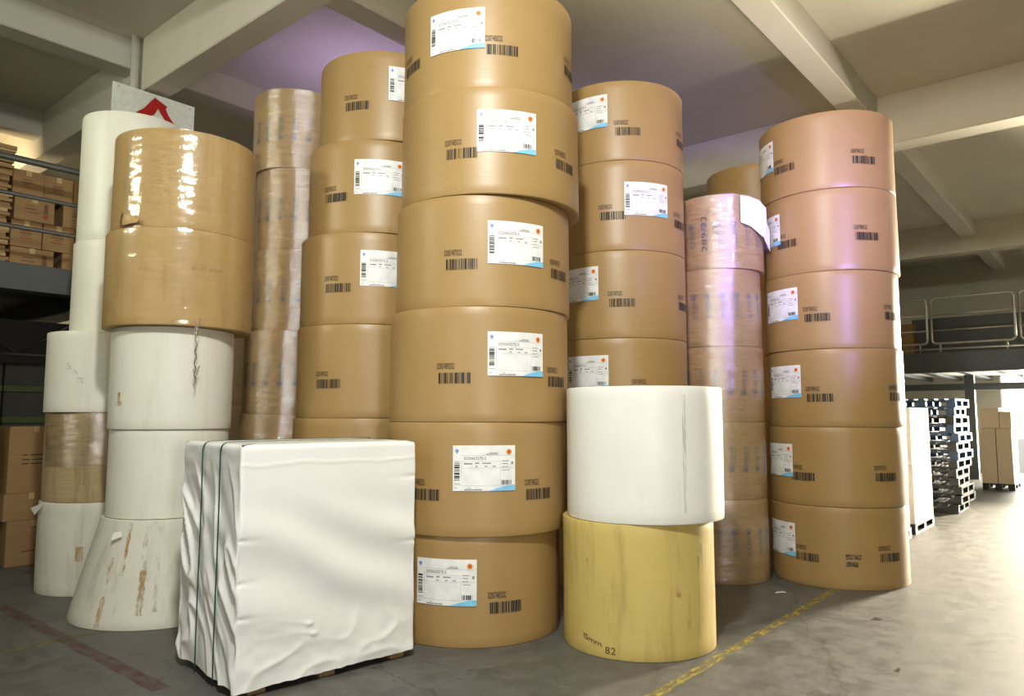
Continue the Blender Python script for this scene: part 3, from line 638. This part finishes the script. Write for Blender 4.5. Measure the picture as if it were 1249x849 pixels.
# ------------------------------------------------------------------ white-wrapped pallet of sheets in front
PW, PD, PH0, PH = 1.15, .91, .052, 1.345
pr = thing('wrapped_pallet_load', 'white paper-wrapped pallet load with two green straps in the foreground', 'pallet load', (2.142, 3.716, 0), R_(-8))
def sstep(a, b, x):
    t = min(1, max(0, (x - a) / (b - a))); return t * t * (3 - 2 * t)
def cover():
    # local frame: near corner at the origin, X along the broad face, Y along the strapped face; perimeter parameter runs
    # strapped face (y PD->0 at x=0), broad face (x 0->PW at y=0), then the two hidden faces
    per = []
    cr = .022
    def edge(ax, ay, bx_, by_, n):
        for i in range(n): per.append((ax + (bx_ - ax) * i / n, ay + (by_ - ay) * i / n))
    edge(0, PD - cr, 0, cr, 110)
    for k in range(4): a = R_(180 + 22.5 * k); per.append((cr + cr * math.cos(a), cr + cr * math.sin(a)))
    edge(cr, 0, PW - cr, 0, 130)
    for k in range(4): a = R_(270 + 22.5 * k); per.append((PW - cr + cr * math.cos(a), cr + cr * math.sin(a)))
    edge(PW, cr, PW, PD - cr, 40)
    for k in range(4): a = R_(0 + 22.5 * k); per.append((PW - cr + cr * math.cos(a), PD - cr + cr * math.sin(a)))
    edge(PW - cr, PD, cr, PD, 40)
    for k in range(4): a = R_(90 + 22.5 * k); per.append((cr + cr * math.cos(a), PD - cr + cr * math.sin(a)))
    n = len(per); rows = 130
    v = []; f = []
    creases = [(.83, .022, 1), (.60, .026, -1), (.42, .024, 1)]
    for j in range(rows + 1):
        for i, (x, y) in enumerate(per):
            zlow = PH0 + .008 * noise.noise(Vector((x * 5, y * 5, 3.3))) + .005 * noise.noise(Vector((x * 19, y * 19, 1.3)))
            if y < .03: zlow -= .012 * sstep(.25, 0, x) + .006
            z = zlow + (PH - zlow) * j / rows
            nx = ny = 0; d = 0
            if x < 1e-3 + cr and y > 1e-6 and x <= y and x < cr * .5: nx = -1
            elif x > PW - cr * .5: nx = 1
            if nx == 0: ny = -1 if y < PD / 2 else 1
            if nx == -1:
                # diagonal draped folds between the straps
                low = sstep(1.30, .95, z)
                u = PD - y
                wx = .10 * noise.noise(Vector((u * 2.3, z * 2.1, 1.0))); wz = .10 * noise.noise(Vector((u * 2.0, z * 2.4, 5.0)))
                q = (u + wx) * 1.0 + (z + wz) * .80; a = (z + wz) - (u + wx) * .9
                w = noise.noise(Vector((q * 5.0, a * 1.5, 2.0))); w2 = noise.noise(Vector((q * 10.5, a * 2.6, 7.7)))
                ridge = (1 - abs(w)) ** 4
                amp = .6 + .6 * noise.noise(Vector((u * 3, z * 2.2, 17)))
                d = -.004 + low * (amp * .050 * (ridge - .40) + .012 * w2) + (1 - low) * .006 * noise.noise(Vector((u * 6, z * 14, 4)))
                for ys in (PD * .40, PD * .705):
                    d = min(d, d * sstep(.0, .07, abs(y - (PD - ys))) - .001)
                d *= sstep(0, .05, y + .015) * sstep(0, .04, PD - y + .01)
            elif ny == -1 and y < .01:
                d = .010 * noise.noise(Vector((x * 1.6, z * 1.9, 5.0))) - .002
                q = z + x * .50 + .10 * noise.noise(Vector((x * 1.8, z * 1.5, 21.0)))
                d += .022 * math.sin(q * 2 * math.pi / .42 + .6) * sstep(1.12, .80, z) * sstep(.12, .45, z) * (.6 + .4 * noise.noise(Vector((x * 2.2, z * 2.2, 31.0))))
                for zc, am, sg in creases:
                    dz = z - zc + .10 * x * sg * .3
                    d -= am * .6 * math.exp(-(dz / (.007 + .10 * x)) ** 2) * math.exp(-x / .06)
                for zc in (.72, 1.12):
                    dz = z - zc; xx = PW - x; d -= .012 * math.exp(-(dz / (.010 + .05 * xx)) ** 2) * math.exp(-xx / .07)
                d += .004 * math.exp(-((z - 1.235 + .015 * noise.noise(Vector((x * 4, 0, 0)))) / .006) ** 2)
                bl = sstep(.45, .14, z)
                d += bl * (.010 * (1 - abs(noise.noise(Vector((x * 3.2 - z * 4, z * 5 + x * 1.6, 9.0))))) ** 4 + .004 * noise.noise(Vector((x * 14, z * 16, 2))))
                for cx_, cz_ in ((.43, .33), (.46, .27)):
                    rr = math.hypot((x - cx_) * 1.0, (z - cz_) * 1.8); d += .011 * math.exp(-(rr / .020) ** 2)
                    d += .008 * math.exp(-((z - cz_ + .25 * (x - cx_)) / .008) ** 2) * sstep(.0, -.02, x - cx_) * math.exp(-abs(x - cx_) / .09)
                d *= sstep(0, .012, x + .006)
            else:
                d = .008 * noise.noise(Vector((x * 4 + y * 4, z * 5, 6.0)))
            top = PH - z
            if top < .03:
                s_ = (.03 - top) / .03; ins = .022 * (1 - math.sqrt(max(0, 1 - s_ * s_)))
                cxm, cym = PW / 2, PD / 2
                x2 = x - nx * ins; y2 = y - ny * ins
            else: x2, y2 = x, y
            v.append((x2 + nx * d, y2 + ny * d, z + (.004 * noise.noise(Vector((x * 5, y * 5, 8))) if j == rows else 0)))
    for j in range(rows):
        for i in range(n): f.append((j * n + i, j * n + (i + 1) % n, (j + 1) * n + (i + 1) % n, (j + 1) * n + i))
    # top sheet, slightly domed fan of rings
    base = rows * n
    prev = [base + i for i in range(n)]
    for k in range(1, 7):
        t = 1 - k / 7.0; cur = []
        for i in range(n):
            p = v[base + i]; x = PW / 2 + (p[0] - PW / 2) * t; y = PD / 2 + (p[1] - PD / 2) * t
            cur.append(len(v)); v.append((x, y, PH + .006 * noise.noise(Vector((x * 4, y * 4, 3)))))
        for i in range(n): f.append((prev[i], prev[(i + 1) % n], cur[(i + 1) % n], cur[i]))
        prev = cur
    c = len(v); v.append((PW / 2, PD / 2, PH))
    for i in range(n): f.append((prev[i], prev[(i + 1) % n], c))
    return pyd('paper_cover', v, f, True)
m, nt, b = mat('white_wrapping_paper')
g = nz(nt, mapping(nt, (1, 1, 1)), 2.2, 5)
nt.links.new(mix(nt, ramp(nt, g, [(.35, 0.0), (.75, 1.0)]), (.85, .855, .83), (.90, .905, .88)), b.inputs['Base Color'])
b.inputs['Roughness'].default_value = .33; b.inputs['Specular IOR Level'].default_value = .5
bump(nt, b, nz(nt, mapping(nt, (1, 1, 1)), 9, 4), .10, .006)
obj('paper_cover', cover(), m, pr)
def strap(y):
    pts = [(.03, y, PH0 + .02)]; w = .007; th = .0025
    path = [(-.0045, PH0 - .005 + (PH - .035 - PH0) * k / 20) for k in range(21)] + [(.001, PH - .016), (.012, PH - .001), (.03, PH + .006)] + [(.03 + (PW - .06) * k / 14, PH + .009) for k in range(1, 15)] + [(PW - .012, PH), (PW + .004, PH - .02)] + [(PW + .014, PH - .05 - (PH - .05 - PH0) * k / 10) for k in range(11)]
    V = []; F = []
    for i, (x, z) in enumerate(path):
        a = path[max(0, i - 1)]; c = path[min(len(path) - 1, i + 1)]; tx, tz = c[0] - a[0], c[1] - a[1]; l = math.hypot(tx, tz); ox, oz = -tz / l * th, tx / l * th
        yy = y + .004 * math.sin(i * .35)
        V += [(x, yy - w, z), (x, yy + w, z), (x + ox, yy + w, z + oz), (x + ox, yy - w, z + oz)]
    for i in range(len(path) - 1):
        for k in range(4): F.append((4 * i + k, 4 * i + (k + 1) % 4, 4 * i + 4 + (k + 1) % 4, 4 * i + 4 + k))
    o = obj('green_strap', pyd('green_strap', V, F), STRAP, pr); return o
strap(PD * .60); strap(PD * .295)
WOOD, nt, b = mat('pallet_wood'); g = nz(nt, mapping(nt, (2, 30, 30)), 1.5, 5)
nt.links.new(mix(nt, g, (.20, .125, .06), (.40, .27, .14)), b.inputs['Base Color']); b.inputs['Roughness'].default_value = .8
for i in range(6):
    y0 = .05 + i * .142; obj('deck_board', bx(.05, PW - .05, y0, y0 + .10, .098, .116), WOOD, pr)
for i, x0 in enumerate((.10, .52, PW - .15)):
    obj('stringer_board', bx(x0, x0 + .10, .04, PD - .04, .080, .098), WOOD, pr)
    for y0 in (.04, .40, PD - .16):
        obj('block', bx(x0, x0 + .10, y0, y0 + .10, .0, .080, bev=.003), WOOD, pr)

# ------------------------------------------------------------------ red emblem sign and pipe under the ceiling
sg = thing('sign_board', 'white sign board with red peaked emblem below the beams', 'sign', (3.19, 8.45, 4.45))
obj('board', bx(0, .93, 0, .03, 0, .76, bev=.003), SIGNWHITE, sg)
def poly(name, pts, m, parent, y=-.003, th=.006):
    bm = bmesh.new(); a = [bm.verts.new((p[0], y, p[1])) for p in pts]; f_ = bm.faces.new(a)
    r = bmesh.ops.extrude_face_region(bm, geom=[f_]); bmesh.ops.translate(bm, vec=(0, -th, 0), verts=[q for q in r['geom'] if isinstance(q, bmesh.types.BMVert)])
    bmesh.ops.triangulate(bm, faces=bm.faces); bmesh.ops.recalc_face_normals(bm, faces=bm.faces)
    return obj(name, bm, m, parent)
poly('red_emblem', [(.455, .715), (.60, .655), (.585, .615), (.62, .55), (.70, .455), (.80, .375), (.72, .40), (.61, .455), (.535, .545), (.50, .60), (.455, .51), (.38, .47), (.26, .435), (.14, .42), (.25, .475), (.34, .555), (.41, .655)], REDPAINT, sg)
for x in (.06, .47, .87): obj('fixing_bolt', tube(bmesh.new(), [(x, 0, .72), (x, -.008, .72)], .007, 8), GALV, sg)
for x in (.40, .60): obj('hanger_rod', tube(bmesh.new(), [(x, .05, .70), (x, .05, .80)], .008, 8), GALV, sg)
tag(obj('drain_pipe', tube(bmesh.new(), [(3.47, 8.6, SLAB), (3.47, 8.6, 4.2), (3.47, 8.6, 3.0)], .045, 14), PLASTER), 'cream vertical pipe at the beam crossing behind the sign', 'pipe')

# ------------------------------------------------------------------ cartons
def carton(x0, x1, y0, y1, z0, z1, label, group, m=CARTON, prints=None, name='carton', tape=True, face='y'):
    t = thing(name, label, 'box', ((x0 + x1) / 2, (y0 + y1) / 2, z0), 0, group)
    w, d, h = x1 - x0, y1 - y0, z1 - z0
    obj('carton_body', bx(-w / 2, w / 2, -d / 2, d / 2, 0, h - .001, bev=.004), m, t)
    if tape:
        obj('tape', bx(-.025, .025, -d / 2 - .0015, d / 2 + .0015, h - .06, h + .0005), TAPE, t)
    for (a, b, c, dd, pm) in prints or []:
        if face == 'y': o = obj('printed_mark', bx((a - .5) * w, (b - .5) * w, -d / 2 - .0015, -d / 2 + .001, c * h, dd * h), pm, t)
    return t
PR = [(.30, .62, .60, .64, INK_BROWN), (.28, .66, .50, .55, INK_BROWN), (.34, .60, .42, .45, INK_BROWN), (.28, .66, .32, .36, INK_RED)]
PR2 = [(.28, .50, .62, .65, INK_BROWN), (.25, .55, .50, .54, INK_BROWN), (.27, .60, .34, .38, INK_RED), (.74, .84, .40, .80, INK_BROWN), (.72, .84, .18, .34, INK_RED)]
BG = 'cartons on the left mezzanine'
zb = [2.96, 3.25, 3.53, 3.79, 4.06]
for x0, x1, r, lab, p in ((2.37, 2.655, 3, 'top carton nearest the flattened cardboard pile on the mezzanine', PR), (2.66, 2.945, 3, 'top carton in the middle of the mezzanine row', PR), (2.95, 3.24, 3, 'top carton mostly hidden by the tall white roll', PR),
                          (2.40, 2.77, 2, 'carton in the second row behind the middle rail pipe', PR2), (2.86, 3.2, 2, 'second-row carton beside the dark gap, by the white roll', PR2),
                          (2.38, 2.665, 1, 'third-row carton nearest the flattened cardboard pile', PR), (2.675, 2.975, 1, 'third-row carton behind the lowest rail pipe, by the white roll', PR), (2.98, 3.25, 1, 'third-row carton mostly hidden by the white roll', PR),
                          (2.39, 2.79, 0, 'bottom-row carton just above the dark mezzanine beam', PR2), (2.87, 3.24, 0, 'bottom-row carton beside the dark gap, by the white roll', PR2)):
    carton(x0, x1, 8.7 + rnd.uniform(0, .02), 9.08, zb[r], zb[r + 1] - .002, lab, BG, CARTON, p)
# supports hidden behind the gaps
cb = thing('flat_cardboard_pile', 'tall pile of flattened brown cardboard at the end of the mezzanine', 'cardboard pile', (2.1, 8.95, 2.96))
z = 0; k = 0
while z < 1.30:
    hgt = rnd.uniform(.022, .04); dx = rnd.uniform(-.03, .025); dy = rnd.uniform(-.03, .03)
    obj('cardboard_sheet', bx(-.36 + dx, .25 + dx, -.30 + dy, .3 + dy, z, z + hgt - .002), (CARTON, DUSTY)[k % 5 == 0], cb); z += hgt; k += 1
FG = 'cartons stacked on the floor under the left mezzanine'
txt3 = [(.26, .36, .56, .575, INK), (.40, .78, .56, .575, INK), (.26, .40, .49, .505, INK), (.44, .70, .49, .505, INK), (.26, .38, .43, .445, INK), (.42, .80, .43, .445, INK)]
carton(2.50, 2.98, 8.68, 9.1, 0, .45, 'lowest of three cartons on the floor under the mezzanine', FG, CARTON, [(.3, .6, .3, .33, INK_BROWN)])
carton(2.46, 2.95, 8.68, 9.1, .45, .725, 'middle of three cartons on the floor under the mezzanine', FG, CARTON, [(.62, .78, .75, .8, INK_BROWN)])
carton(2.48, 2.96, 8.69, 9.1, .725, 1.40, 'tall carton with printed lines on top of the floor cartons', FG, CARTON, txt3)
tag(obj('white_crate', bx(2.15, 2.40, 8.8, 9.2, 0, 1.45, bev=.01), SIGNWHITE), 'pale crate at the left edge beside the floor cartons', 'crate')
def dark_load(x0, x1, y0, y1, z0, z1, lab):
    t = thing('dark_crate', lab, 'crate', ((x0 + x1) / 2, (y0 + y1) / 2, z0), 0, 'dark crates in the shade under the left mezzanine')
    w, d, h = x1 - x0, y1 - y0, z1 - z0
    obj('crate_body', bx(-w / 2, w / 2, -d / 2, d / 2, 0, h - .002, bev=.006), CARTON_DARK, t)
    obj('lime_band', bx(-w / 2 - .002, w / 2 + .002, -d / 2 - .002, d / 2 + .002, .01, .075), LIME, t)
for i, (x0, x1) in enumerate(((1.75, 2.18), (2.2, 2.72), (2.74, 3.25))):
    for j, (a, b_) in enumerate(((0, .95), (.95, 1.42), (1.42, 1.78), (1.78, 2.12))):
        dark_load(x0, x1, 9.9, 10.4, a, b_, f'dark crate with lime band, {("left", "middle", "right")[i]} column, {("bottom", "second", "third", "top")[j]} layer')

# ------------------------------------------------------------------ right background: loads and plastic pallets by the gate
def plastic_pallet(x, y, z, m, lab, rz, W=1.2, D=.95, H=.135):
    t = thing('plastic_pallet', lab, 'pallet', (x, y, z), rz, 'plastic pallets piled near the gate')
    me = PPM.get(m.name)
    if not me:
        me = PPM[m.name] = {}
        bm = bmesh.new()
        for i in range(7): box(bm, 0, W, i * (D - .09) / 6, i * (D - .09) / 6 + .09, H - .028, H)
        for i in range(3): box(bm, i * (W - .1) / 2, i * (W - .1) / 2 + .1, 0, D, H - .04, H - .026)
        me['top_deck'] = bm
        me['block'] = bx(-.06, .06, -.06, .06, .022, H - .038)
        bm = bmesh.new()
        for i in range(3): box(bm, 0, W, i * (D - .1) / 2, i * (D - .1) / 2 + .1, 0, .022)
        for i in range(2): box(bm, i * (W - .1), i * (W - .1) + .1, 0, D, .002, .02)
        me['bottom_frame'] = bm
        for k, bmx in list(me.items()):
            d = bpy.data.meshes.new(k); bmx.to_mesh(d); bmx.free(); d.materials.append(m); me[k] = d
    obj('top_deck', me['top_deck'], None, t); obj('bottom_frame', me['bottom_frame'], None, t)
    for i in range(3):
        for j in range(3): obj('block', me['block'], None, t, (.06 + i * (W - .12) / 2, .06 + j * (D - .12) / 2, 0))
PPM = {}
z = 0
names = ('bottom', 'second', 'third', 'fourth', 'fifth', 'sixth', 'seventh', 'eighth', 'ninth', 'tenth', 'eleventh', 'twelfth', 'top')
for i in range(13):
    m = PLASTIC_BLUE if i in (6, 8, 9, 11, 12) else PLASTIC_BLACK
    plastic_pallet(13.3 + rnd.uniform(-.05, .05), 2.13 + rnd.uniform(-.04, .04), z, m, f'{"blue" if m is PLASTIC_BLUE else "black"} plastic pallet, {names[i]} of the pile by the gate' if i in (0, 12) else f'{"blue" if m is PLASTIC_BLUE else "black"} plastic pallet, {names[i]} from the floor in the pile by the gate', R_(rnd.uniform(-1.5, 1.5)))
    z += .137
def load(x0, y0, w, d, h, cols, rows, lab, m, cat='pallet load', grp=None):
    t = thing('carton_load', lab, cat, (x0, y0, 0), 0, grp)
    for i in range(3): obj('pallet_runner', bx(0, w, i * (d - .1) / 2, i * (d - .1) / 2 + .1, 0, .03), PLASTIC_BLACK, t)
    for i in range(3):
        for j in range(3): obj('pallet_block', bx(i * (w - .12) / 2, i * (w - .12) / 2 + .12, j * (d - .12) / 2, j * (d - .12) / 2 + .12, .03, .10), PLASTIC_BLACK, t)
    obj('pallet_deck', bx(0, w, 0, d, .10, .13), PLASTIC_BLACK, t)
    cwid = w / cols; hh = (h - .13) / rows
    for i in range(cols):
        for j in range(rows):
            for q in range(2):
                e = rnd.uniform(.002, .012)
                obj('carton', bx(i * cwid + e, (i + 1) * cwid - .008, q * d / 2 + e, (q + 1) * d / 2 - .004, .13 + j * hh, .13 + (j + 1) * hh - .004, bev=.004), m, t)
load(9.25, 2.2, 1.1, .95, 1.74, 1, 3, 'glare-whitened boxed pallet load right behind the rightmost roll stack', CARTON_GLARE_WHITE, grp='boxed pallet loads by the gate')
load(10.62, 2.21, 1.15, .95, 1.62, 2, 2, 'glare-whitened boxed pallet load between the roll stack and plastic pallets', CARTON_GLARE_WHITE, grp='boxed pallet loads by the gate')
load(18.35, .2, 1.0, 1.1, 1.22, 1, 1, 'washed-out boxed load at the picture edge in the gate glare', CARTON_GLARE_WHITE, grp='boxed pallet loads by the gate')
load(18.1, 1.92, 1.0, .56, 1.26, 1, 1, 'brown boxed load paled by the glare under the far mezzanine', CARTON_GLARE_PALE, grp='boxed pallet loads by the gate')
carton(18.2, 18.8, 2.14, 2.46, 1.262, 1.68, 'small glare-paled carton on the boxed load in the glare', 'cartons by the gate', CARTON_GLARE_PALE)
carton(18.2, 18.8, 1.93, 2.13, 1.262, 1.60, 'narrow glare-paled carton on the boxed load nearest the glare', 'cartons by the gate', CARTON_GLARE_PALE)
carton(17.0, 17.6, 3.0, 3.5, 0, .75, 'brown carton on the floor behind the plastic pallets', 'cartons by the gate', CARTON)
carton(17.0, 17.6, 3.0, 3.5, .752, 1.5, 'brown carton stacked on another behind the plastic pallets', 'cartons by the gate', CARTON)

# ------------------------------------------------------------------ scraps on the floor
def scrap(x, y, s, m, lab, rz):
    bm = bmesh.new(); a = [bm.verts.new((q[0] * s, q[1] * s, q[2] * s)) for q in ((-1, -.3, .01), (.2, -.45, .12), (1, -.1, .02), (.7, .35, .10), (-.4, .4, .03))]
    bm.faces.new(a); r = bmesh.ops.extrude_face_region(bm, geom=bm.faces[:]); bmesh.ops.translate(bm, vec=(0, 0, .004), verts=[q for q in r['geom'] if isinstance(q, bmesh.types.BMVert)])
    o = tag(obj('paper_scrap', bm, m), lab, 'scrap', 'scraps lying on the floor'); o.location = (x, y, .002); o.rotation_euler = (0, 0, rz)
scrap(6.42, 2.40, .05, WHITE, 'small white paper scrap on the floor before the rightmost stack', -.8)
scrap(4.96, 1.16, .022, INK_BROWN, 'small dark chip on the sunlit floor', .3)
scrap(6.08, 1.55, .03, INK_BROWN, 'dark scrap on the bright floor beside the shadow edge', 1.1)
scrap(2.62, 6.35 + .2, .02, WHITE, 'tiny white scrap on the floor before the soiled white roll', .4)
